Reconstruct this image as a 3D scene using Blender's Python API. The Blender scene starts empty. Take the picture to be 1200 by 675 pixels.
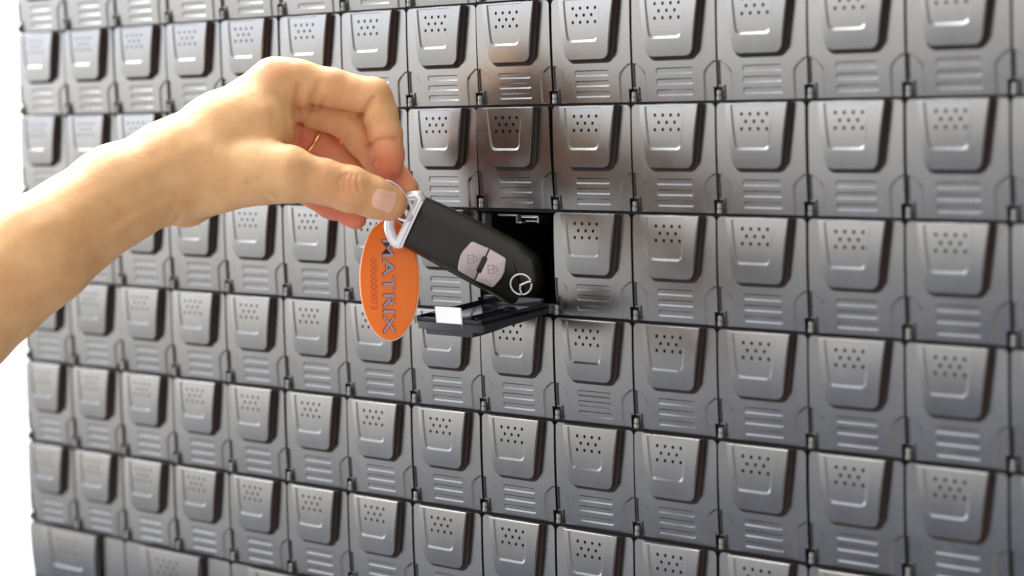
import bpy, bmesh, math, random
import numpy as np
from mathutils import Vector, Matrix
from mathutils.geometry import delaunay_2d_cdt
random.seed(4)
SC = bpy.context.scene
COL = SC.collection
S = 0.055                      # one compartment is 55 mm wide; all sizes below are in compartment widths
H = 0.9766                     # compartment height

# ------------------------------------------------------------------ camera solved from the photograph
F = 2766.24
w = np.array([0.0686, -0.8005, -0.0171]); th = np.linalg.norm(w); kx = w/th
K = np.array([[0,-kx[2],kx[1]],[kx[2],0,-kx[0]],[-kx[1],kx[0],0]])
R = np.eye(3)+math.sin(th)*K+(1-math.cos(th))*K@K
T = np.array([-1.0060, -0.1767, -23.3555])
def B(p):                      # wall coordinates (right, up, out of the wall) -> Blender metres
    return Vector((p[0]*S, -p[2]*S, p[1]*S))
def P(px, py, D):              # a point D compartment widths in front of the camera -> wall coordinates
    c = np.array([(px-600)/F*D, -(py-337.5)/F*D, -D])
    return R.T @ (c-T)
def PB(px, py, D): return B(P(px, py, D))
cam = bpy.data.cameras.new('camera'); camo = bpy.data.objects.new('camera', cam); COL.objects.link(camo)
cp = -R.T@T
X, Y, Z = [B(R[i])/S for i in range(3)]
camo.matrix_world = Matrix.Translation(B(cp)) @ Matrix((X, Y, Z)).transposed().to_4x4()
cam.sensor_width = 36; cam.lens = F/1200*36
cam.clip_start = 0.02; cam.clip_end = 100
cam.dof.use_dof = True; cam.dof.focus_distance = 22.1*S; cam.dof.aperture_fstop = 6.0
SC.camera = camo

# ------------------------------------------------------------------ materials
def newmat(name):
    m = bpy.data.materials.new(name); m.use_nodes = True
    nt = m.node_tree; return m, nt, nt.nodes['Principled BSDF']
def mat(name, col, rough=.5, metal=0., spec=.5, bump=0., bscale=400., coat=0., rvar=0., rnd=0., sss=0., cvar=0., vscale=60.):
    m, nt, b = newmat(name); N = nt.nodes; L = nt.links
    b.inputs['Base Color'].default_value = (*col, 1); b.inputs['Roughness'].default_value = rough
    b.inputs['Metallic'].default_value = metal; b.inputs['Specular IOR Level'].default_value = spec
    b.inputs['Coat Weight'].default_value = coat
    tc = N.new('ShaderNodeTexCoord')
    if bump:
        n = N.new('ShaderNodeTexNoise'); n.inputs['Scale'].default_value = bscale; n.inputs['Detail'].default_value = 3
        L.new(tc.outputs['Object'], n.inputs['Vector'])
        bp = N.new('ShaderNodeBump'); bp.inputs['Strength'].default_value = bump; bp.inputs['Distance'].default_value = .0003
        L.new(n.outputs['Fac'], bp.inputs['Height']); L.new(bp.outputs['Normal'], b.inputs['Normal'])
    if rvar or cvar:
        g = N.new('ShaderNodeNewGeometry')
        n = N.new('ShaderNodeTexNoise'); n.inputs['Scale'].default_value = vscale; n.inputs['Detail'].default_value = 6
        n.inputs['Roughness'].default_value = .65
        L.new(g.outputs['Position'], n.inputs['Vector'])
        if rvar:
            mr = N.new('ShaderNodeMapRange'); mr.inputs['From Min'].default_value = .3; mr.inputs['From Max'].default_value = .7
            mr.inputs['To Min'].default_value = rough-rvar; mr.inputs['To Max'].default_value = rough+rvar
            L.new(n.outputs['Fac'], mr.inputs['Value']); L.new(mr.outputs['Result'], b.inputs['Roughness'])
    if rnd or cvar:
        oi = N.new('ShaderNodeObjectInfo'); mr = N.new('ShaderNodeMapRange')
        mr.inputs['To Min'].default_value = 1-rnd; mr.inputs['To Max'].default_value = 1+rnd
        L.new(oi.outputs['Random'], mr.inputs['Value'])
        mx = N.new('ShaderNodeVectorMath'); mx.operation = 'SCALE'; mx.inputs[0].default_value = col
        L.new(mr.outputs['Result'], mx.inputs['Scale']); out = mx.outputs['Vector']
        if cvar:
            m2 = N.new('ShaderNodeMapRange'); m2.inputs['From Min'].default_value = .3; m2.inputs['From Max'].default_value = .7
            m2.inputs['To Min'].default_value = 1-cvar; m2.inputs['To Max'].default_value = 1+cvar
            L.new(n.outputs['Fac'], m2.inputs['Value'])
            v2 = N.new('ShaderNodeVectorMath'); v2.operation = 'SCALE'; L.new(out, v2.inputs[0]); L.new(m2.outputs['Result'], v2.inputs['Scale']); out = v2.outputs['Vector']
        L.new(out, b.inputs['Base Color'])
    return m
M_DOOR = mat('satin_grey_plastic', (.165,.163,.160), rough=.23, metal=.96, bump=.025, bscale=1500, rvar=.035, rnd=.07, cvar=.045, vscale=38)
M_GRIP = None
M_SIDE = mat('shaded_grip_side', (.032,.021,.019), rough=.6, spec=.25)  # shade on the grip's side walls, put into a darker colour
M_BODY = mat('black_cabinet_plastic', (.006,.006,.008), rough=.7, spec=.2, bump=.1, bscale=900)
M_PIN = mat('hinge_metal', (.24,.235,.22), rough=.36, metal=.6, rnd=.1)
M_STEEL = mat('latch_steel', (.42,.42,.42), rough=.3, metal=1)

# ------------------------------------------------------------------ mesh helpers (local: x right, y depth, z up; (u, v, h) = right, down from the top, out of the wall)
def link(name, me, m, parent=None, loc=None, smooth=30):
    o = bpy.data.objects.new(name, me); COL.objects.link(o)
    if m: me.materials.append(m)
    for p in me.polygons: p.use_smooth = True
    me.set_sharp_from_angle(angle=math.radians(smooth))
    if parent: o.parent = parent
    if loc is not None: o.location = loc
    return o
def tag(o, label=None, cat=None, group=None, kind=None):
    for k, v in (('label', label), ('category', cat), ('group', group), ('kind', kind)):
        if v: o[k] = v
def empty(name, loc):
    o = bpy.data.objects.new(name, None); COL.objects.link(o); o.location = loc; o.empty_display_size = .01
    return o
def inside(p, poly):
    c = False; n = len(poly); x, y = p
    for i in range(n):
        a = poly[i]; b = poly[i-1]
        if (a[1] > y) != (b[1] > y) and x < (b[0]-a[0])*(y-a[1])/(b[1]-a[1])+a[0]: c = not c
    return c
def rounded(pts, rs, seg=9):   # polygon with rounded corners
    out = []; n = len(pts)
    for i in range(n):
        p = Vector(pts[i]); a = Vector(pts[i-1])-p; b = Vector(pts[(i+1) % n])-p; r = rs[i] if isinstance(rs, (list, tuple)) else rs
        if r <= 0: out.append((p.x, p.y)); continue
        ang = a.angle(b); t = r/math.tan(ang/2); a.normalize(); b.normalize()
        c = p+(a+b).normalized()*(r/math.sin(ang/2)); s = p+a*t-c; e = p+b*t-c
        a0 = math.atan2(s.y, s.x); a1 = math.atan2(e.y, e.x); d = (a1-a0+math.pi) % (2*math.pi)-math.pi
        for k in range(seg+1):
            q = a0+d*k/seg; out.append((c.x+r*math.cos(q), c.y+r*math.sin(q)))
    return out
def circle(cx, cy, r, n=10, ry=None): return [(cx+r*math.cos(2*math.pi*k/n), cy+(ry or r)*math.sin(2*math.pi*k/n)) for k in range(n)]
def sheet(outer, feats, hfun, slices=(), skirt=None, height=H, zo=0.):
    """a face with features: outer loop at zo, every (loop, h) inside it at its own height; hfun curves the whole"""
    vs = []; ed = []; hz = []
    for lp, h in [(outer, zo)]+feats:
        s = len(vs); n = len(lp); vs += [Vector(q) for q in lp]; hz += [h]*n; ed += [(s+i, s+(i+1) % n) for i in range(n)]
    r = delaunay_2d_cdt(vs, ed, [], 0, 1e-6)
    bm = bmesh.new(); V = []
    for co, org in zip(r[0], r[3]):
        h = hz[org[0]] if org else 0
        V.append(bm.verts.new((co.x, -co.y, h)))
    for f in r[2]:
        c = [sum(r[0][i][k] for i in f)/len(f) for k in (0, 1)]
        if inside(c, outer):
            try: bm.faces.new([V[i] for i in f])
            except ValueError: pass
    for v in [v for v in bm.verts if not v.link_faces]: bm.verts.remove(v)
    for s in slices:
        bmesh.ops.bisect_plane(bm, geom=bm.verts[:]+bm.edges[:]+bm.faces[:], dist=1e-5, plane_co=(0, -s, 0), plane_no=(0, 1, 0))
    bmesh.ops.recalc_face_normals(bm, faces=bm.faces[:])
    if sum(f.normal.z*f.calc_area() for f in bm.faces) < 0: bmesh.ops.reverse_faces(bm, faces=bm.faces[:])
    for v in bm.verts: v.co.z += hfun(v.co.x, -v.co.y)
    if skirt:
        ex = bmesh.ops.extrude_edge_only(bm, edges=[e for e in bm.edges if e.is_boundary])
        for v in ex['geom']:
            if isinstance(v, bmesh.types.BMVert): skirt(v)
    for v in bm.verts:
        x, y, z = v.co; v.co = (x*S, -z*S, (height+y)*S)
    bmesh.ops.recalc_face_normals(bm, faces=bm.faces[:])
    if bm.faces:
        # outward is -y
        if sum(f.normal.y*f.calc_area() for f in bm.faces) > 0: bmesh.ops.reverse_faces(bm, faces=bm.faces[:])
    me = bpy.data.meshes.new('m'); bm.to_mesh(me); bm.free(); return me
def flipz(bm, height): pass
def boxes(lst, chamfer=0.):
    """list of ((x0,x1),(y0,y1),(z0,z1)) in wall coordinates right, up, out -> one mesh"""
    bm = bmesh.new()
    for (x0,x1),(y0,y1),(z0,z1) in lst:
        r = bmesh.ops.create_cube(bm, size=1)
        for v in r['verts']:
            v.co = Vector(((x0+x1)/2+v.co.x*(x1-x0), -((z0+z1)/2+v.co.y*(z1-z0)), (y0+y1)/2+v.co.z*(y1-y0)))*S
        if chamfer:
            es = list({e for v in r['verts'] for e in v.link_edges})
            bmesh.ops.bevel(bm, geom=es, offset=chamfer*S, segments=2, affect='EDGES', profile=.5)
    bmesh.ops.recalc_face_normals(bm, faces=bm.faces[:])
    me = bpy.data.meshes.new('m'); bm.to_mesh(me); bm.free(); return me

# ------------------------------------------------------------------ a compartment door
def door_mesh(W, HH, gr0, gr1, gv):
    g = .013
    nw, nh = .050, .130
    out = rounded([(g, g), (W-g, g), (W-g, HH-nh), (W-nw, HH-nh), (W-nw, HH-g), (nw+.01, HH-g), (nw+.01, HH-nh), (g, HH-nh)], [.045, .045, 0, 0, 0, 0, 0, 0], 5)
    ft = []
    for v in gv:
        ft.append((rounded([(gr0, v), (gr1, v), (gr1, v+.056), (gr0, v+.056)], .020, 3), 0))
        ft.append((rounded([(gr0+.008, v+.010), (gr1-.008, v+.008), (gr1-.008, v+.043), (gr0+.008, v+.043)], .012, 3), -.0068))
    # half arches round the hinge pins
    a, t, s = .165, HH*.632, HH*.725
    for side in (0, 1):
        def mx(u): return u if side == 0 else W-u
        def arch(d):
            return [(mx(g+.003), t+d*.6), (mx(.05), t+.006+d*.7), (mx(a-.04-d), s-.035+d*.3), (mx(a-.006-d), s+d), (mx(a-d), s+.04), (mx(a-d), HH-g-.003), (mx(nw+.02), HH-g-.003), (mx(nw+.02), HH-nh-.012), (mx(g+.003), HH-nh-.012)]
        ft.append((arch(0), 0)); 
        def arch2(d):
            q = arch(d); q[0] = (mx(g+.006), q[0][1]); q[5] = (q[5][0], HH-g-.006); q[6] = (mx(nw+.023), HH-g-.006); q[7] = (mx(nw+.023), HH-nh-.015); q[8] = (mx(g+.006), HH-nh-.015); return q
        ft.append((arch2(.016), -.014))
    def back(v): v.co.z = -.07
    return sheet(out, ft, lambda u, v: -.05*max(0, v-.15)**2 if HH < 1 else -.12*v*v, slices=[.1, .2, .3, .4, .5, .6, .7, .8, .9], skirt=back, height=HH)
def grip_meshes(W, HH, c0, c1, c2, c3, vb, pad, dots, dr=.0165):
    """c0..c1 top edge, c2..c3 bottom edge of the front face; pad = (x0,x1,x2,x3,v)"""
    tp = .013; d = .072
    vb2 = vb+.033
    front = rounded([(c0, tp), (c1, tp), (c3, vb), (c2, vb)], [.004, .004, .085, .085], 11)
    base = rounded([(c0-.030, tp-.001), (c1+.010, tp-.001), (c3+.018, vb2), (c2-.030, vb2)], [.004, .004, .105, .105], 11)
    mid = [((b[0]*.22+f[0]*.78), (b[1]*.25+f[1]*.75)) for b, f in zip(base, front)]
    cen = Vector(((c2+c3)/2, vb*.5))
    inner = [tuple(cen+(Vector(p)-cen)*.985) for p in front]
    x0, x1, x2, x3, pv = pad
    rim = rounded([(x0, tp+.016), (x1, tp+.016), (x2, pv), (x3, pv)], [.004, .004, .06, .06], 6)
    flo = rounded([(x0+.012, tp+.019), (x1-.012, tp+.019), (x2-.018, pv-.020), (x3+.018, pv-.020)], [.004, .004, .055, .055], 6)
    ft = [(rim, d+.001), (flo, d-.0115)]
    for cx, cy in dots:
        ft.append((circle(cx, cy, dr), d-.0115)); ft.append((circle(cx, cy, dr*.62), d-.045))
    bulge = lambda u, v: -.14*(v-.22)**2 if HH < 1 else -.21*(v-.1)**2
    me = sheet(inner, ft, bulge, slices=[vb*k/12 for k in range(1, 12)], height=HH, zo=d)
    # side walls: inner -> front (rounding) -> mid -> base
    bm = bmesh.new(); bm.from_mesh(me); rings = []
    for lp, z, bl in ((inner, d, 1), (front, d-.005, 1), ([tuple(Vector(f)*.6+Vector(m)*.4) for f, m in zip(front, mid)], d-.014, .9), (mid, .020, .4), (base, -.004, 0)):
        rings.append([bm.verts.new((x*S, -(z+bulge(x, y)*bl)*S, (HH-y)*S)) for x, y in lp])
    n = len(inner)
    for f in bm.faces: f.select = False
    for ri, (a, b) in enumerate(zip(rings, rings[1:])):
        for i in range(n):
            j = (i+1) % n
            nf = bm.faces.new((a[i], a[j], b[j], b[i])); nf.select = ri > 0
    bmesh.ops.remove_doubles(bm, verts=bm.verts[:], dist=1e-6)
    bmesh.ops.recalc_face_normals(bm, faces=bm.faces[:])
    big = max(bm.faces, key=lambda f: f.calc_area())
    if sum(f.normal.y*f.calc_area() for f in bm.faces if abs(f.normal.y) > .9) > 0: bmesh.ops.reverse_faces(bm, faces=bm.faces[:])
    bm.normal_update()
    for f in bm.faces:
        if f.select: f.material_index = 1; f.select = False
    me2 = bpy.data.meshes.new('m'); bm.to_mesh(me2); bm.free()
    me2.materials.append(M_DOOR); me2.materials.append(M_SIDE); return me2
def pin_mesh(height=.088):
    bm = bmesh.new(); n = 14; r = .026
    for (z0, z1, rr) in ((.012, .012+height*.47, r), (.012+height*.5, .012+height, r*.94)):
        rs = []
        for z, q in ((z0, rr*.8), (z0+.004, rr), (z1-.004, rr), (z1, rr*.8)):
            rs.append([bm.verts.new((math.cos(2*math.pi*k/n)*q*S, math.sin(2*math.pi*k/n)*q*S, z*S)) for k in range(n)])
        for a, b in zip(rs, rs[1:]):
            for k in range(n): bm.faces.new((a[k], a[(k+1) % n], b[(k+1) % n], b[k]))
        bm.faces.new(rs[0]); bm.faces.new(rs[-1])
    bmesh.ops.recalc_face_normals(bm, faces=bm.faces[:])
    me = bpy.data.meshes.new('m'); bm.to_mesh(me); bm.free(); return me

def dots_at(cx, sx, vs):
    o = []
    for r, v in enumerate(vs):
        for k in (range(4) if r != 1 else range(3)): o.append((cx+(k-1.5 if r != 1 else k-1)*sx, v))
    return o
def cell(c, r): return B((c-7, -(r+1-4)*H, 0))       # bottom left corner of compartment column c, row r

cab = empty('key_cabinet', B((-7, -(8.6-4)*H, 0)))
tag(cab, 'wall of satin grey key compartments with one door folded open', 'key cabinet')
CB = cab.location.copy()
def sub(name, me, m, parent, loc, smooth=30): return link(name, me, m, parent, loc, smooth)

d0 = sub('compartment_door', door_mesh(1, H, .285, .715, [H*.685, H*.782, H*.880]), M_DOOR, cab, cell(0, 0)-CB, 11)
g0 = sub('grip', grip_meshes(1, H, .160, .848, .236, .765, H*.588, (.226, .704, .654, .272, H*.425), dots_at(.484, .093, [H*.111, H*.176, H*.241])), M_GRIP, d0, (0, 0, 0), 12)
p0 = sub('hinge_pin', pin_mesh(), M_PIN, d0, (.027*S, .020*S, 0))
HIDDEN = {(0,3),(3,2),(4,2),(5,2),(13,6),(14,6)}   # wholly behind the arm or outside the frame
OPEN = (8, 3)
hid = []
first = True
for r in range(7):
    for c in range(15):
        if (c, r) in HIDDEN: hid.append((c, r)); continue
        if (c, r) == OPEN: continue
        if first: d = d0; first = False
        else:
            d = d0.copy(); COL.objects.link(d); d.parent = cab
            for ch in (g0, p0):
                k = ch.copy(); COL.objects.link(k); k.parent = d
        d.location = cell(c, r)-CB
        d.rotation_euler = (random.gauss(0, .0035), 0, random.gauss(0, .004))
        if (c, r) in ((8, 2), (8, 1)): d.rotation_euler.x = .035 if r == 2 else .015
# the doors wholly behind the arm, as one part
HW = 1.6
dw = sub('wide_compartment_door', door_mesh(2, HW, .5, 1.5, [1.1, 1.22, 1.34]), M_DOOR, cab, cell(0, 7)-CB, 11)
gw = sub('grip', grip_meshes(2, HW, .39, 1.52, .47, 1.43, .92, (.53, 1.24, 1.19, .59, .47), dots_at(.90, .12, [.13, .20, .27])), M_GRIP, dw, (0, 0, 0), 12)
for i in range(8):
    if i == 0: d = dw
    else:
        d = dw.copy(); COL.objects.link(d); d.parent = cab
        k = gw.copy(); COL.objects.link(k); k.parent = d
    d.location = B((2*i-7, -(7-4)*H-HW, 0))-CB
# body with the opening of the one compartment
def body_mesh():
    xs = [-7.0, 1.02, 1.98, 8.99+.02]; ys = [4*H+.03, H-.02, .02, -3*H-HW-.05]; zf, zc, zb = -.055, -.95, -1.5
    bm = bmesh.new()
    V = [[bm.verts.new(B((x, y, zf))) for x in xs] for y in ys]
    for j in range(3):
        for i in range(3):
            if (i, j) == (1, 1): continue
            bm.faces.new((V[j][i], V[j][i+1], V[j+1][i+1], V[j+1][i]))
    Cc = [bm.verts.new(B((x, y, zc))) for x, y in ((xs[1], ys[1]), (xs[2], ys[1]), (xs[2], ys[2]), (xs[1], ys[2]))]
    Fr = [V[1][1], V[1][2], V[2][2], V[2][1]]
    for k in range(4): bm.faces.new((Fr[k], Fr[(k+1) % 4], Cc[(k+1) % 4], Cc[k]))
    bm.faces.new(Cc)
    bk = {}
    ring = [(0,i) for i in range(4)]+[(j,3) for j in (1,2,3)]+[(3,i) for i in (2,1,0)]+[(j,0) for j in (2,1)]
    for j, i in ring: bk[(j, i)] = bm.verts.new(B((xs[i], ys[j], zb)))
    for a, b in zip(ring, ring[1:]+ring[:1]): bm.faces.new((V[a[0]][a[1]], V[b[0]][b[1]], bk[b], bk[a]))
    bm.faces.new([bk[k] for k in ring])
    bmesh.ops.recalc_face_normals(bm, faces=bm.faces[:])
    bmesh.ops.translate(bm, verts=bm.verts[:], vec=-CB)
    me = bpy.data.meshes.new('m'); bm.to_mesh(me); bm.free(); return me
sub('cabinet_body', body_mesh(), M_BODY, cab, (0, 0, 0))
#@@PART2
# doors hidden behind the arm or just outside the frame: one part
def join_meshes(parts):
    bm = bmesh.new()
    for me, off in parts:
        n = len(bm.verts); bm.from_mesh(me); bm.verts.ensure_lookup_table()
        bmesh.ops.translate(bm, verts=bm.verts[n:], vec=off)
    me = bpy.data.meshes.new('m'); bm.to_mesh(me); bm.free(); return me
hp = []
for c, r in hid:
    o = cell(c, r)-CB; hp += [(d0.data, o), (g0.data, o)]
hd = sub('compartment_doors', join_meshes(hp), None, cab, (0, 0, 0), 38)
if not hd.data.materials: hd.data.materials.append(M_DOOR)
hd['kind'] = 'stuff'
# the open door: folded down on its bottom hinges, with a tray behind it
c, r = OPEN
od = d0.copy(); COL.objects.link(od); od.parent = cab
od.location = cell(c, r)-CB+Vector((0, .05*S, .012*S)); od.rotation_euler = (math.radians(96.8), 0, 0)
od.location.x += .09*S; od.scale = (.91, 1, 1)
od['label'] = 'open compartment door folded down flat on its bottom hinges'
OD = od.location; od.data = d0.data.copy(); od.data.materials.clear(); od.data.materials.append(mat('black_door_plastic', (.018,.018,.022), rough=.28, metal=.0, bump=.05, bscale=1500))
k = g0.copy(); k.data = g0.data.copy(); k.data.materials.clear(); k.data.materials.append(od.data.materials[0]); k.data.materials.append(od.data.materials[0]); COL.objects.link(k); k.parent = od; k.scale = (1, .72, 1)
k = p0.copy(); COL.objects.link(k); k.parent = od
M_TRAY = mat('glossy_black_tray', (.010,.011,.016), rough=.12, spec=.5)
def tray():
    # local door axes: x right, up = along the door, out = -depth ; the inside is behind the face (out < -.07)
    L0 = [((.03,.97),(.03,.95),(-.085,-.071)), ((.03,.065),(.10,.95),(-.115,-.086)), ((.935,.97),(.10,.95),(-.115,-.086)),
          ((.066,.934),(.93,.95),(-.10,-.072)), ((.066,.934),(.10,.13),(-.16,-.086)),
          ((.066,.30),(.80,.83),(-.12,-.086)), ((.76,.79),(.50,.914),(-.13,-.086)), ((.84,.87),(.50,.914),(-.12,-.086))]
    return boxes(L0, .006)
sub('inner_tray', tray(), M_TRAY, od, (0, 0, 0))
sub('number_label', boxes([((.33,.70),(.951,.962),(-.215,-.030))], .003), mat('white_card', (.9,.9,.9), rough=.6, spec=.3), od, (0, 0, 0))
sub('catch', boxes([((-.02,.02),(.90,.945),(-.10,-.05))], .006), M_PIN, od, (0, 0, 0))
# latch and brackets inside the top of the opening
def at(x0, x1, y0, y1, z0, z1): return ((x0-7, x1-7), (y0, y1), (z0, z1))
lm = boxes([at(8.56,8.78,.905,.925,-.20,-.03), at(8.60,8.79,.865,.880,-.18,-.05), at(8.77,8.79,.86,.925,-.18,-.03)], .005)
lo = sub('latch', lm, M_STEEL, cab, -CB)
bmk = boxes([at(8.20,8.46,.915,.93,-.12,-.07), at(8.445,8.46,.85,.915,-.12,-.07), at(8.46,8.52,.85,.865,-.12,-.07), at(8.01,8.05,.80,.93,-.12,-.04)], .004)
sub('latch_bracket', bmk, mat('dark_bracket', (.25,.25,.25), rough=.35, metal=.7), cab, -CB)
kn = boxes([at(8.90,8.985,.03,.10,-.10,.03), at(8.70,8.9,.045,.06,-.09,0)], .008)
sub('hinge_bracket', kn, M_PIN, cab, -CB)

# ------------------------------------------------------------------ generic swept tube
def tube(path, r, closed=False, n=12, flat=1., normal=None):
    bm = bmesh.new(); m = len(path); rings = []
    pr_ = None
    for i, p in enumerate(path):
        a = path[(i-1) % m] if (closed or i > 0) else p; b = path[(i+1) % m] if (closed or i < m-1) else p
        t = (b-a).normalized()
        nn = normal if normal is not None else (pr_ if pr_ is not None else t.orthogonal())
        u = (nn-t*nn.dot(t)).normalized(); pr_ = u; v = t.cross(u)
        rr = r[i] if isinstance(r, list) else r
        rings.append([bm.verts.new(p+(u*math.cos(2*math.pi*k/n)*flat+v*math.sin(2*math.pi*k/n))*rr) for k in range(n)])
    for i in range(m if closed else m-1):
        a, b = rings[i], rings[(i+1) % m]
        for k in range(n): bm.faces.new((a[k], a[(k+1) % n], b[(k+1) % n], b[k]))
    if not closed: bm.faces.new(rings[0]); bm.faces.new(rings[-1])
    bmesh.ops.recalc_face_normals(bm, faces=bm.faces[:])
    me = bpy.data.meshes.new('m'); bm.to_mesh(me); bm.free(); return me
def smoothpath(pts, n, closed=False):
    out = []; m = len(pts)
    for i in range(m if closed else m-1):
        g = lambda j: pts[j % m] if closed else pts[max(0, min(m-1, j))]
        p0_, p1, p2, p3 = g(i-1), g(i), g(i+1), g(i+2)
        for k in range(n):
            t = k/n; out.append(.5*((2*p1)+(-p0_+p2)*t+(2*p0_-5*p1+4*p2-p3)*t*t+(-p0_+3*p1-3*p2+p3)*t**3))
    if not closed: out.append(pts[-1])
    return out

# ------------------------------------------------------------------ key fob
def frame_of(o, xdir, ydir):
    x = xdir.normalized(); y = (ydir-x*ydir.dot(x)).normalized(); z = x.cross(y)
    return Matrix((x, y, z)).transposed().to_4x4(), o
fo = PB(481.5, 263, 22.10)
FM, _ = frame_of(fo, PB(633, 339, 22.04)-fo, PB(497, 234, 21.99)-PB(466, 291, 22.17))
fob = empty('key_fob', fo); fob.matrix_world = Matrix.Translation(fo) @ FM
tag(fob, 'black car key fob with two silver buttons and a silver loop', 'key fob')
def loft(rings, cap0=True, cap1=True):
    bm = bmesh.new(); V = [[bm.verts.new(Vector(p)*S) for p in rg] for rg in rings]
    n = len(V[0])
    for a, b in zip(V, V[1:]):
        for k in range(n): bm.faces.new((a[k], a[(k+1) % n], b[(k+1) % n], b[k]))
    if cap0: bm.faces.new(V[0])
    if cap1: bm.faces.new(V[-1])
    bmesh.ops.recalc_face_normals(bm, faces=bm.faces[:])
    me = bpy.data.meshes.new('m'); bm.to_mesh(me); bm.free(); return me
def fob_loop(ins, z):
    pts = [(ins*.3, -.264+ins), (.6, -.290+ins), (1.29-ins*.5, -.312+ins), (1.372-ins, -.13), (1.35-ins, .06), (1.22-ins*.5, .235-ins*.8), (1.0, .278-ins), (.5, .284-ins), (ins*.3, .264-ins)]
    rr = rounded(pts, [.02, .8, .115, .12, .16, .12, .3, .8, .02], 6)
    return [(x, y, z) for x, y in rr]
M_FOB = mat('soft_black_fob', (.010,.009,.005), rough=.33, spec=.5, bump=.03, bscale=2500)
fm = loft([fob_loop(.06, -.24), fob_loop(.015, -.20), fob_loop(0, -.14), fob_loop(0, -.10), fob_loop(.010, -.085), fob_loop(.035, -.050), fob_loop(.070, -.022), fob_loop(.10, -.006), fob_loop(.125, 0.0)])
link('fob_body', fm, M_FOB, fob, (0, 0, 0), 40)
M_CHROME = mat('bright_satin_chrome', (.93,.94,.97), rough=.28, metal=.5)
M_BTN = mat('silver_pink_button', (.60,.51,.52), rough=.38, metal=.35, bump=.03, bscale=3000)
V3 = lambda x, y, z: Vector((x, y, z))*S
lp = [V3(-.03,.262,-.07), V3(-.03,.13,-.07), V3(-.03,0,-.07), V3(-.03,-.13,-.07), V3(-.03,-.262,-.07), V3(-.10,-.235,-.08), V3(-.19,-.14,-.09), V3(-.215,0,-.09), V3(-.18,.13,-.09), V3(-.10,.235,-.08)]
lpp = [lp[0].lerp(lp[4], k/10) for k in range(10)]+smoothpath(lp[4:]+[lp[0]], 5)
lpp = lpp[:-1]
link('silver_loop', tube(lpp, .049*S, True, 12, 1.6, Vector((0, 0, 1))), M_CHROME, fob, (0, 0, 0), 60)
link('collar', loft([fob_loop2 for fob_loop2 in ([(x, y, z) for x, y in rounded([(-.03,-h), (.012,-h), (.012,h), (-.03,h)], .006, 2)] for h, z in ((.20,-.2), (.262,-.17), (.264,-.03), (.25,-.004)))]), M_CHROME, fob, (0, 0, 0), 40)
def half_button(sgn):
    c = .765; g = .006; m = lambda x: c+sgn*x
    e, q = g, .024
    out_ = rounded([(g, .136), (.180, .124), (.228, -.035), (.186, -.194), (g, -.206)], [0, .03, .22, .03, 0], 5)
    pts = [(m(x), y) for x, y in out_]
    pts += [(m(e), -.125), (m(q), -.115), (m(q), .045), (m(e), .055)]
    cx = sum(p[0] for p in pts)/len(pts); cy = -.035; rings = []
    for sc, z in ((1, -.01), (1, .009), (.975, .016), (.93, .019)):
        rings.append([(cx+(x-cx)*sc, cy+(y-cy)*sc, z) for x, y in pts])
    return loft(rings)
def flat_text(txt, size, depth, shear=0., font_off=0., width=1.):
    cu = bpy.data.curves.new('t', 'FONT'); cu.body = txt; cu.size = size; cu.extrude = depth; cu.align_x = 'CENTER'; cu.align_y = 'CENTER'; cu.shear = shear; cu.offset = font_off
    o = bpy.data.objects.new('t', cu); COL.objects.link(o); bpy.context.view_layer.update()
    me = bpy.data.meshes.new_from_object(o.evaluated_get(bpy.context.evaluated_depsgraph_get())); bpy.data.objects.remove(o)
    for v in me.vertices: v.co.x *= width
    return me
def icon(open_):  # padlock
    bm = bmesh.new()
    def strip(pts, w_, z0=.0, z1=.004):
        for a, b in zip(pts, pts[1:]):
            a = Vector(a); b = Vector(b); t = (b-a).normalized(); n = Vector((-t.y, t.x))*w_/2; a = a-t*w_*.4; b = b+t*w_*.4
            q = [bm.verts.new(Vector((*p, z1))*S) for p in (a+n, a-n, b-n, b+n)]; bm.faces.new(q)
    strip([(-.045,-.045), (.045,-.045), (.045,.02), (-.045,.02), (-.045,-.045)], .009)
    strip([(-.025,.02), (-.025,.05), (0,.065), (.025,.05)]+([(.025,.02)] if not open_ else []), .009)
    strip([(0,-.02), (0,0)], .012)
    bmesh.ops.recalc_face_normals(bm, faces=bm.faces[:])
    me = bpy.data.meshes.new('m'); bm.to_mesh(me); bm.free(); return me
M_ICON = mat('pale_icon_print', (.85,.82,.82), rough=.5)
M_ICOND = mat('grey_icon_print', (.30,.28,.29), rough=.5)
for sg, cx in ((-1, .655), (1, .87)):
    bt = link('button', half_button(sg), M_BTN, fob, (0, 0, 0), 35)
    ic = link('lock_icon', icon(sg > 0), M_ICOND, bt, (cx*S, -.03*S, .0165*S))
    ic.rotation_euler = (0, 0, math.radians(-62)); ic.scale = (.85, .85, 1)
pl = loft([[(x, y, z) for x, y in rounded([(.748,-.115), (.782,-.115), (.782,.045), (.748,.045)], .016, 4)] for z in (-.005, .010)])
link('indicator_window', pl, mat('gloss_black', (.01,.01,.01), rough=.12), fob, (0, 0, 0))
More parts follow.
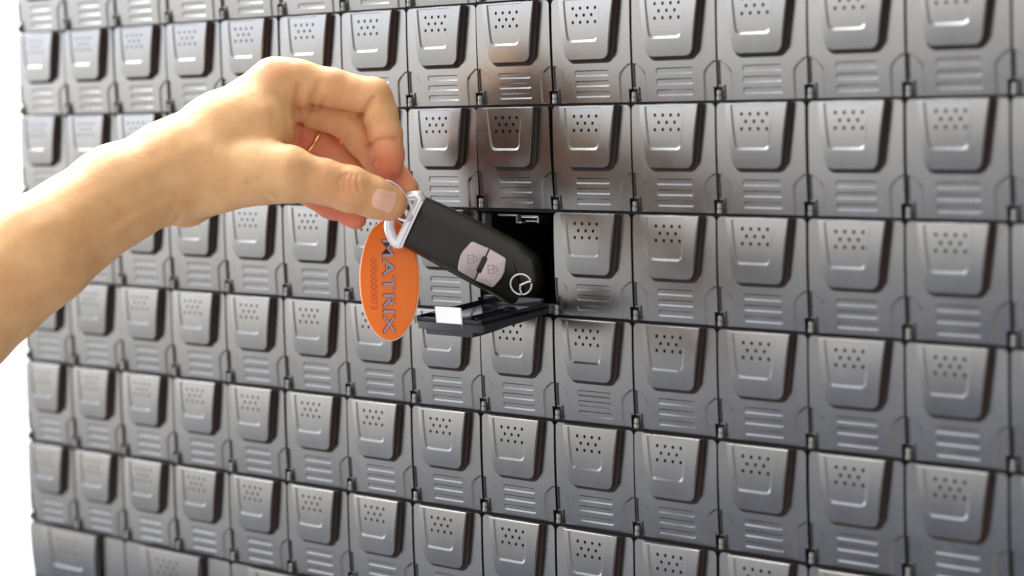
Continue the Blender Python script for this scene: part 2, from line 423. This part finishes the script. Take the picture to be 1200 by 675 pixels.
# round emblem: ring with a bird-like stroke
def emblem():
    c = V3(1.175, -.04, .004); r = .100; q = []
    def cp_(a, rr=r, sx_=1.0): a = math.radians(a); return c+V3(math.cos(a)*rr*sx_, math.sin(a)*rr, 0)
    parts = [tube([cp_(a) for a in range(52, 298, 8)], .0085*S, n=8), tube([cp_(a) for a in range(-54, 40, 8)], .0085*S, n=8)]
    ctr = c+V3(.0, -.005, .002)
    parts.append(tube(smoothpath([cp_(45), c+V3(.045,.050,.002), ctr, c+V3(-.005,-.012,.002)], 5), [.010*S]*8+[.011*S]*4+[.009*S]*3+[.006*S], n=8))
    parts.append(tube(smoothpath([ctr, c+V3(.012,-.045,.002), cp_(-60)], 5), .0085*S, n=8))
    bm = bmesh.new()
    for p in parts: bm.from_mesh(p)
    me = bpy.data.meshes.new('m'); bm.to_mesh(me); bm.free(); return me
link('emblem', emblem(), M_CHROME, fob, (0, 0, 0), 60)

# ------------------------------------------------------------------ key ring
rc = PB(464, 235, 22.06)
u1 = (PB(481, 240, 22.08)-rc); u2 = (PB(456, 212, 22.03)-rc)
ringp = [rc+u1*math.cos(a)+u2*math.sin(a) for a in [2*math.pi*k/48 for k in range(48)]]
nrm = u1.cross(u2).normalized()
rg = bpy.data.meshes
r1 = tube([p-rc-nrm*.008*S for p in ringp], .014*S, True, 10, 1, nrm); r2_ = tube([p-rc+nrm*.016*S for p in ringp], .014*S, True, 10, 1, nrm)
kr = link('key_ring', join_meshes([(r1, Vector((0,0,0))), (r2_, Vector((0,0,0)))]), mat('steel_ring', (.75,.75,.77), rough=.15, metal=1), None, rc, 60)
tag(kr, 'small silver split ring pinched between thumb and fingertips', 'key ring')

# ------------------------------------------------------------------ orange tag
to = PB(456.5, 328, 22.42)
TM, _ = frame_of(to, PB(457.5, 399, 22.42)-to, PB(493, 328, 22.34)-PB(420, 328, 22.50))   # x down the tag, y to the right
tg = empty('key_tag', to); tg.matrix_world = Matrix.Translation(to) @ TM
tag(tg, 'oval orange plastic key tag with silver lettering hanging below the fob', 'key tag')
def oval(a, b, z, n=64): return [(a*math.cos(2*math.pi*k/n), b*math.sin(2*math.pi*k/n), z) for k in range(n)]
A_, B_ = .572, .292
zs = 1 if True else -1
link('tag_plate', loft([oval(A_-.008, B_-.008, -.018), oval(A_, B_, -.012), oval(A_, B_, .010), oval(A_-.004, B_-.004, .015), oval(A_-.010, B_-.010, .017)]), mat('orange_plastic', (.80,.165,.008), rough=.30, spec=.45, bump=.03, bscale=1200, cvar=.05, vscale=40), tg, (0, 0, 0), 40)
link('tag_rim', tube([Vector(p)*S for p in oval(A_, B_, -.004)], .011*S, True, 8, 1, Vector((0, 0, 1))), mat('pale_orange_edge', (.9,.52,.34), rough=.4), tg, (0, 0, 0), 60)
def fit_text(me, w_, h_, center=(0, 0)):
    xs = [v.co.x for v in me.vertices]; ys = [v.co.y for v in me.vertices]
    x0, x1, y0, y1 = min(xs), max(xs), min(ys), max(ys)
    for v in me.vertices:
        v.co.x = ((v.co.x-(x0+x1)/2)/(x1-x0)*w_+center[0])*S; v.co.y = ((v.co.y-(y0+y1)/2)/(y1-y0)*h_+center[1])*S; v.co.z *= S
    return me
M_LET = mat('silver_lettering', (.34,.28,.33), rough=.35, metal=.5)
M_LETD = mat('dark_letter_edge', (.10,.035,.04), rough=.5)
o = link('lettering', fit_text(flat_text('MATRIX', 1, .006), .89, .108, (.065, .0)), M_LET, tg, (0, 0, .024*S), 30)
o2 = link('lettering_outline', fit_text(flat_text('MATRIX', 1, .003, font_off=.012), .90, .120, (.062, -.007)), M_LETD, tg, (0, 0, .0185*S), 30)  # slightly larger dark copy of the letters, their outline
link('serial_number', fit_text(flat_text('0000000073', 1, .002), .49, .062, (.035, -.153)), mat('dark_orange_print', (.60,.085,.006), rough=.5), tg, (0, 0, .0185*S), 30)

# ------------------------------------------------------------------ arm and hand: one continuous surface
def C3(px, py, D): return np.array([(px-600)/F*D, -(py-337.5)/F*D, -D], np.float32)
VX = .0175
lo_ = np.array([C3(-275, 0, 20.3)[0], C3(0, 562, 20.6)[1], -23.75], np.float32)
hi_ = np.array([C3(505, 0, 22.2)[0], C3(0, 55, 22.3)[1], -19.65], np.float32)
nx, ny, nz = [int(math.ceil(v)) for v in (hi_-lo_)/VX]
def cone(p, a, b, ra, rb):
    ab = b-a; L2 = float(ab@ab)
    q = p-a
    t = np.clip((q@ab)/L2, 0, 1)
    d = q-t[..., None]*ab
    return np.sqrt((d*d).sum(-1))-(ra+(rb-ra)*t)
def chain(p, pts, k=.0):
    f = None
    for a, b in zip(pts, pts[1:]):
        g = cone(p, C3(*a[:3]), C3(*b[:3]), a[3], b[3])
        f = g if f is None else (smin(f, g, k) if k else np.minimum(f, g))
    return f
def smin(a, b, k):
    h = np.clip(.5+.5*(b-a)/k, 0, 1)
    return b*(1-h)+a*h-k*h*(1-h)
PALM = [ [(-180,470,20.3,.57),(-60,380,20.6,.545),(41,297,20.9,.495),(136,229,21.35,.440),(205,200,21.7,.435)],
         [(205,198,21.7,.42),(262,160,21.9,.395),(324,103,22.1,.265)],
         [(205,200,21.65,.42),(255,203,21.65,.345),(300,202,21.6,.265),(335,205,21.55,.225)],
         [(262,160,21.85,.36),(300,150,21.85,.29),(326,150,21.95,.175)],
         [(255,170,22.1,.38),(318,125,22.5,.25)],
         [(255,180,22.2,.36),(312,145,22.6,.21)],
         [(205,205,21.9,.36),(250,205,22.3,.30),(300,178,22.65,.20)],
         [(196,230,22.0,.24),(218,238,22.1,.20),(262,215,22.4,.22)] ]
INDEX = [(324,103,22.1,.262),(348,98,22.1,.215),(388,103,22.12,.178),(436,114,22.15,.172),(446,135,22.15,.158),(452,158,22.15,.158),(455,180,22.14,.145),(456,193,22.13,.132)]
THUMB = [(300,202,21.6,.26),(338,204,21.55,.225),(378,212,21.58,.200),(410,222,21.64,.205),(436,230,21.72,.182),(457,238,21.82,.158)]
MIDDLE = [(318,118,22.45,.24),(352,122,22.42,.20),(408,137,22.46,.20),(426,162,22.46,.18),(442,184,22.40,.155),(476,221,22.28,.118)]
RING = [(312,140,22.50,.2),(346,150,22.60,.16),(402,184,22.70,.155),(440,225,22.62,.125),(463,256,22.66,.105)]
PINKY = [(300,175,22.5,.19),(342,214,22.62,.135),(385,240,22.60,.118),(417,256,22.58,.104)]
# creases: pixel polylines in the camera plane with depth and width, only where a given chain is nearest
CREASE = [ ([(431,172),(441,165.5),(451,163),(464,163)], .024, .020), ([(424,135),(430,126),(438,115)], .030, .026), ([(424,135),(412,138)], .018, .03), ([(433,128),(441,122)], .010, .02),
           ([(349,162),(350,142),(348,120),(351,102)], .036, .040), ([(363,128),(371,113),(374,98)], .024, .035), ([(372,128),(382,116)], .020, .028), ([(355,144),(362,128),(366,113)], .020, .028),
           ([(291,214),(304,225),(318,235)], .015, .028), ([(302,211),(314,222),(327,231)], .011, .022), ([(315,218),(325,230)], .009, .018),
           ([(402,206),(398,212),(398,222),(403,230)], .009, .016), ([(407,204),(404,212),(404,222),(409,233)], .011, .016), ([(413,205),(410,213),(411,223),(416,232)], .009, .016), ([(419,206),(418,214),(421,224)], .010, .014),
           ([(130,262),(165,243),(200,226),(235,224)], .014, .06), ([(120,300),(165,262),(205,248)], .012, .05), ([(205,262),(214,246),(232,238)], .008, .03),
           ([(398,166),(407,158)], .012, .025), ([(430,196),(440,189)], .014, .02), ([(395,262),(399,250)], .016, .02) ]
def creases(p):
    px = p[..., 0]/-p[..., 2]*F+600; py = -p[..., 1]/-p[..., 2]*F+337.5
    tot = np.zeros(p.shape[:-1], np.float32)
    for pl_, amp, wd_ in CREASE:
        best = None
        for a, b in zip(pl_, pl_[1:]):
            ax, ay = a; bx, by = b; dx, dy = bx-ax, by-ay
            t = np.clip(((px-ax)*dx+(py-ay)*dy)/(dx*dx+dy*dy), 0, 1)
            d = np.hypot(px-ax-t*dx, py-ay-t*dy)/125
            best = d if best is None else np.minimum(best, d)
        tot += amp*np.exp(-(best/wd_)**2)
    return tot
def BUMP(p, c, amp, r_):
    d = p-C3(*c); return amp*np.exp(-(d*d).sum(-1)/(r_*r_))
def sdf(p):
    palm = None
    for ch in PALM:
        g = chain(p, ch, .10)
        palm = g if palm is None else smin(palm, g, .16)
    out = None
    for ch, k in ((INDEX, .09), (THUMB, .15), (MIDDLE, .07), (RING, .06), (PINKY, .09)):
        f = chain(p, ch, .05)
        g = smin(palm, f, k)
        out = g if out is None else np.minimum(out, g)
    out = out+creases(p)
    out = out+.0055*np.sin(p[...,0]*7.1+2*p[...,1])*np.sin(p[...,1]*8.3+p[...,2]*5)+.003*np.sin(p[...,0]*17+p[...,2]*9)*np.sin(p[...,1]*19+3)
    # knuckles, thumb pad and tendons stand slightly proud
    out = out-BUMP(p, (328,84,22.0), .030, .20)-BUMP(p, (443,102,22.1), .016, .14)-BUMP(p, (336,192,21.35), .020, .2)-BUMP(p, (440,250,21.75), .022, .13)
    return out.astype(np.float32)
def surface_net():
    xs = lo_[0]+VX*np.arange(nx, dtype=np.float32); ys = lo_[1]+VX*np.arange(ny, dtype=np.float32); zs = lo_[2]+VX*np.arange(nz, dtype=np.float32)
    # coarse pass, then the fine grid only in blocks the surface crosses
    BS = 12
    G = np.full((nx, ny, nz), 1., np.float32)
    bx, by, bz = [int(math.ceil(n/BS)) for n in (nx, ny, nz)]
    cs = np.stack(np.meshgrid(lo_[0]+VX*(np.arange(bx)*BS+BS/2), lo_[1]+VX*(np.arange(by)*BS+BS/2), lo_[2]+VX*(np.arange(bz)*BS+BS/2), indexing='ij'), -1).astype(np.float32)
    cd = sdf(cs); rad = VX*BS*.95+.06
    for i in range(bx):
        for j in range(by):
            for k in range(bz):
                s = np.s_[i*BS:(i+1)*BS, j*BS:(j+1)*BS, k*BS:(k+1)*BS]
                if abs(cd[i, j, k]) > rad: G[s] = cd[i, j, k]; continue
                g = np.stack(np.meshgrid(xs[s[0]], ys[s[1]], zs[s[2]], indexing='ij'), -1)
                G[s] = sdf(g)
    ins = G < 0
    cell_ = np.zeros((nx-1, ny-1, nz-1), np.int8)
    for a in (0, 1):
        for b in (0, 1):
            for c_ in (0, 1): cell_ += ins[a:nx-1+a, b:ny-1+b, c_:nz-1+c_]
    act = (cell_ > 0) & (cell_ < 8)
    idx = np.full(act.shape, -1, np.int64); ii = np.argwhere(act); idx[act] = np.arange(len(ii))
    pos = np.zeros((len(ii), 3)); cnt = np.zeros(len(ii))
    corners = [(a, b, c_) for a in (0, 1) for b in (0, 1) for c_ in (0, 1)]
    for p0_ in corners:
        for ax in range(3):
            if p0_[ax]: continue
            p1 = list(p0_); p1[ax] = 1
            v0 = G[ii[:, 0]+p0_[0], ii[:, 1]+p0_[1], ii[:, 2]+p0_[2]]; v1 = G[ii[:, 0]+p1[0], ii[:, 1]+p1[1], ii[:, 2]+p1[2]]
            m = (v0 < 0) != (v1 < 0); t = np.where(m, v0/np.where(m, v0-v1, 1), 0)
            q = ii+np.array(p0_); q = q.astype(float); q[:, ax] += t
            pos[m] += q[m]; cnt += m
    pos = pos/cnt[:, None]; P_ = (lo_+VX*pos).astype(np.float32)
    quads = []
    for ax in range(3):
        o1, o2 = [a for a in range(3) if a != ax]
        sl0 = [slice(1, -1)]*3; sl0[ax] = slice(0, -1); sl1 = [slice(1, -1)]*3; sl1[ax] = slice(1, None)
        A = ins[tuple(sl0)]; B_2 = ins[tuple(sl1)]
        e = np.argwhere(A != B_2); off = np.ones(3, int); off[ax] = 0; e = e+off
        fl = ins[e[:, 0], e[:, 1], e[:, 2]]
        def gi(d1, d2):
            q = e.copy(); q[:, o1] -= d1; q[:, o2] -= d2
            return idx[q[:, 0], q[:, 1], q[:, 2]]
        Q = np.stack([gi(1, 1), gi(0, 1), gi(0, 0), gi(1, 0)], 1)
        if ax == 1: fl = ~fl
        Q[~fl] = Q[~fl][:, ::-1]
        quads.append(Q)
    Q = np.concatenate(quads); Q = Q[(Q >= 0).all(1)]
    def grad(P_):
        h = .006; g = np.zeros_like(P_)
        for a in range(3):
            d = np.zeros(3, np.float32); d[a] = h; g[:, a] = (sdf(P_+d)-sdf(P_-d))/(2*h)
        return g
    for _ in range(2):
        v = sdf(P_); g = grad(P_); step = (v/np.maximum((g*g).sum(1), .3)); step = np.clip(step, -.01, .01); P_ = P_-g*step[:, None]
    return P_, Q
HP, HQ = surface_net()
def cam2b(p): return (p-T) @ R                       # camera space -> wall coordinates (rows)
def toB(Wc): return np.stack([Wc[:, 0], -Wc[:, 2], Wc[:, 1]], 1)*S
me = bpy.data.meshes.new('person')
me.from_pydata(toB(cam2b(HP)).tolist(), [], HQ.tolist())
bm = bmesh.new(); bm.from_mesh(me)
bmesh.ops.recalc_face_normals(bm, faces=bm.faces[:])
bm.to_mesh(me); bm.free()
# skin tone: redder at fingertips, knuckles and the curled inner fingers
def tone(p):
    t = np.zeros(len(p))
    for c_, a, r_ in (((456,195,22.1), .95, .27), ((448,150,22.1), .2, .2), ((395,103,22.0), .2, .25), ((400,220,21.5), .25, .28), ((463,240,21.9), .55, .22), ((478,225,22.25), .35, .2), ((328,80,22.0), .55, .20), ((444,104,22.1), .25, .16),
                      ((463,256,22.6), 1., .25), ((440,225,22.65), .9, .3), ((417,256,22.58), 1.1, .28), ((385,240,22.6), .9, .26), ((350,218,22.65), .6, .25), ((375,176,22.68), 1.1, .26), ((352,160,22.5), .6, .16),
                      ((200,255,22.1), .5, .28), ((430,165,22.6), .3, .3), ((410,222,21.5), .25, .14)):
        d = p-C3(*c_); t += a*np.exp(-(d*d).sum(1)/(r_*r_))
    return np.clip(t, 0, 1)
at_ = me.color_attributes.new('tone', 'FLOAT_COLOR', 'POINT')
tv = tone(HP); cd_ = np.ones((len(HP), 4)); cd_[:, :3] = tv[:, None]; at_.data.foreach_set('color', cd_.ravel())
def skin():
    m, nt, b = newmat('skin'); N = nt.nodes; L = nt.links
    a = N.new('ShaderNodeAttribute'); a.attribute_name = 'tone'
    g = N.new('ShaderNodeTexCoord')
    n = N.new('ShaderNodeTexNoise'); n.inputs['Scale'].default_value = 70; n.inputs['Detail'].default_value = 5; L.new(g.outputs['Object'], n.inputs['Vector'])
    mx = N.new('ShaderNodeMix'); mx.data_type = 'RGBA'; mx.inputs[6].default_value = (.81,.50,.245,1); mx.inputs[7].default_value = (.74,.24,.14,1)
    L.new(a.outputs['Fac'], mx.inputs[0])
    m2 = N.new('ShaderNodeMix'); m2.data_type = 'RGBA'; m2.blend_type = 'MULTIPLY'; m2.inputs[0].default_value = 1
    cr = N.new('ShaderNodeMapRange'); cr.inputs['From Min'].default_value = .3; cr.inputs['From Max'].default_value = .7; cr.inputs['To Min'].default_value = 0; cr.inputs['To Max'].default_value = 1
    L.new(n.outputs['Fac'], cr.inputs['Value'])
    m3 = N.new('ShaderNodeMix'); m3.data_type = 'RGBA'; m3.inputs[6].default_value = (.88,.78,.74,1); m3.inputs[7].default_value = (1,1,1,1)
    L.new(cr.outputs['Result'], m3.inputs[0]); L.new(mx.outputs[2], m2.inputs[6]); L.new(m3.outputs[2], m2.inputs[7]); L.new(m2.outputs[2], b.inputs['Base Color'])
    b.inputs['Roughness'].default_value = .5; b.inputs['Specular IOR Level'].default_value = .35
    b.inputs['Subsurface Weight'].default_value = .35; b.inputs['Subsurface Radius'].default_value = (1, .35, .15); b.inputs['Subsurface Scale'].default_value = .002
    v = N.new('ShaderNodeTexVoronoi'); v.inputs['Scale'].default_value = 1400; L.new(g.outputs['Object'], v.inputs['Vector'])
    n2 = N.new('ShaderNodeTexNoise'); n2.inputs['Scale'].default_value = 260; n2.inputs['Detail'].default_value = 6; L.new(g.outputs['Object'], n2.inputs['Vector'])
    ad = N.new('ShaderNodeMath'); ad.operation = 'MULTIPLY_ADD'; ad.inputs[1].default_value = .35; L.new(v.outputs['Distance'], ad.inputs[0]); L.new(n2.outputs['Fac'], ad.inputs[2])
    bp = N.new('ShaderNodeBump'); bp.inputs['Strength'].default_value = .5; bp.inputs['Distance'].default_value = .0005
    L.new(ad.outputs[0], bp.inputs['Height']); L.new(bp.outputs['Normal'], b.inputs['Normal'])
    return m
person = bpy.data.objects.new('person', me); COL.objects.link(person); me.materials.append(skin())
for p in me.polygons: p.use_smooth = True
tag(person, 'bare forearm and hand pinching the silver key ring, reaching in front of the compartments', 'person')
# thumb nail laid on the surface
def on_surface(px, py, D0=20.9, lift=0.):
    D = D0; 
    for _ in range(40):
        d = float(sdf(C3(px, py, D)[None])[0])
        if abs(d) < .0008: break
        D += d*.8
    return C3(px, py, D-lift)
def nail():
    ax = Vector((44, 15)).normalized(); pe = Vector((-ax.y, ax.x)); c = Vector((449.5, 234.5)); n1, n2 = 16, 14; grid = {}
    pts = []
    for i in range(n1+1):
        for j in range(n2+1):
            s = -1+2*i/n1; t = -1+2*j/n2
            k_ = math.sqrt(max(0, 1-.55*t*t)) if s < 0 else math.sqrt(1-.45*t*t)
            q = c+ax*(s*14.5*k_)+pe*(t*13.0*(1-.10*(s < 0)*s*s))
            e_ = max(abs(s), abs(t)); lift = .010*(1-e_**6)-.004+(.012*max(0, s)**3)
            pts.append(on_surface(q.x, q.y, lift=lift))
    Pn = toB(cam2b(np.array(pts)))
    f = [(i*(n2+1)+j, (i+1)*(n2+1)+j, (i+1)*(n2+1)+j+1, i*(n2+1)+j+1) for i in range(n1) for j in range(n2)]
    m_ = bpy.data.meshes.new('m'); m_.from_pydata(Pn.tolist(), [], f); return m_
nl = link('fingernail', nail(), mat('nail', (.90,.54,.38), rough=.38, spec=.25), person, (0, 0, 0), 60)
# gold ring round the ring finger
a = C3(346,150,22.60); b = C3(402,184,22.70); cc = a+(b-a)*.40; dr_ = (b-a)/np.linalg.norm(b-a)
u_ = np.cross(dr_, [0, 0, 1]); u_ /= np.linalg.norm(u_); v_ = np.cross(dr_, u_)
rp = np.array([cc+(u_*math.cos(q)+v_*math.sin(q))*.163 for q in [2*math.pi*k/40 for k in range(40)]])
rp = [Vector(q) for q in toB(cam2b(rp))]
fr = link('finger_ring', tube(rp, .022*S, True, 8, 1., None), mat('gold', (.95,.58,.25), rough=.18, metal=1), person, (0, 0, 0), 60)

# ------------------------------------------------------------------ light
wd = bpy.data.worlds.new('World'); SC.world = wd; wd.use_nodes = True
nt = wd.node_tree; N = nt.nodes; L = nt.links
tc = N.new('ShaderNodeTexCoord'); sx = N.new('ShaderNodeSeparateXYZ'); L.new(tc.outputs['Generated'], sx.inputs[0])
def rng(src, a, b, c, d, smooth=True):
    m = N.new('ShaderNodeMapRange'); m.interpolation_type = 'SMOOTHSTEP' if smooth else 'LINEAR'
    for n_, v in zip(('From Min', 'From Max', 'To Min', 'To Max'), (a, b, c, d)): m.inputs[n_].default_value = v
    L.new(src, m.inputs['Value']); return m.outputs['Result']
def mix(f, a, b):
    m = N.new('ShaderNodeMix'); m.data_type = 'RGBA'; L.new(f, m.inputs[0])
    for i, q in ((6, a), (7, b)):
        if isinstance(q, tuple): m.inputs[i].default_value = (*q, 1)
        else: L.new(q, m.inputs[i])
    return m.outputs[2]
def vm(op, a, b):
    m = N.new('ShaderNodeMath'); m.operation = op
    for i, q in enumerate((a, b)):
        if isinstance(q, (int, float)): m.inputs[i].default_value = q
        else: L.new(q, m.inputs[i])
    return m.outputs[0]
xo = vm('ADD', sx.outputs['X'], .70)
q = vm('SUBTRACT', sx.outputs['Z'], vm('MULTIPLY', xo, .55))
qq = vm('DIVIDE', vm('ADD', q, .6), 1.6)
cr = N.new('ShaderNodeValToRGB'); L.new(qq, cr.inputs[0]); e = cr.color_ramp.elements
stops = [(-.6,(.30,.32,.39)), (-.34,(.46,.50,.63)), (-.22,(.84,.88,1.0)), (-.12,(1.62,1.61,1.60)), (-.02,(2.8,2.73,2.55)), (.06,(3.8,3.76,3.7)), (.13,(4.6,4.8,5.3)), (.32,(3.9,4.1,4.7)), (.60,(1.7,1.8,2.0)), (1.,(.8,.8,.85))]
while len(e) < len(stops): e.new(.5)
for el, (z_, c_) in zip(e, stops): el.position = (z_+.6)/1.6; el.color = (*c_, 1)
lf = rng(sx.outputs['X'], -.15, -.50, 0, 1)
base_ = mix(rng(sx.outputs['Z'], -.6, .6, 0, 1), (.74,.72,.72), (1.04,1.0,.94))
frontc = mix(lf, base_, cr.outputs[0])
behind = rng(sx.outputs['Y'], -.02, .12, 0, 1)
backc = mix(rng(sx.outputs['X'], -.45, .1, 0, 1), mix(rng(sx.outputs['Z'], .25, .5, 0, 1), (2.0,2.0,2.0), (.6,.6,.6)), (.25,.25,.27))
allc = mix(behind, frontc, backc)
bg = N['Background']; L.new(allc, bg.inputs['Color']); bg.inputs['Strength'].default_value = 1.0

def area(name, loc, target, size, power, col=(1,1,1)):
    l = bpy.data.lights.new(name, 'AREA'); l.energy = power; l.size = size; l.color = col
    o = bpy.data.objects.new(name, l); COL.objects.link(o); o.location = B(loc)
    o.rotation_euler = (B(target)-B(loc)).to_track_quat('-Z', 'Y').to_euler(); return o
area('added_rim_light', (-16, 20, -1.8), (-2, 1, 2), 1.4, 85, (1,.98,.95))  # added unseen lamp, brightens the upper edges of arm and hand

SC.view_settings.view_transform = 'Standard'; SC.view_settings.look = 'None'; SC.view_settings.gamma = 1; SC.view_settings.exposure = 0.12
SC.render.engine = 'CYCLES'
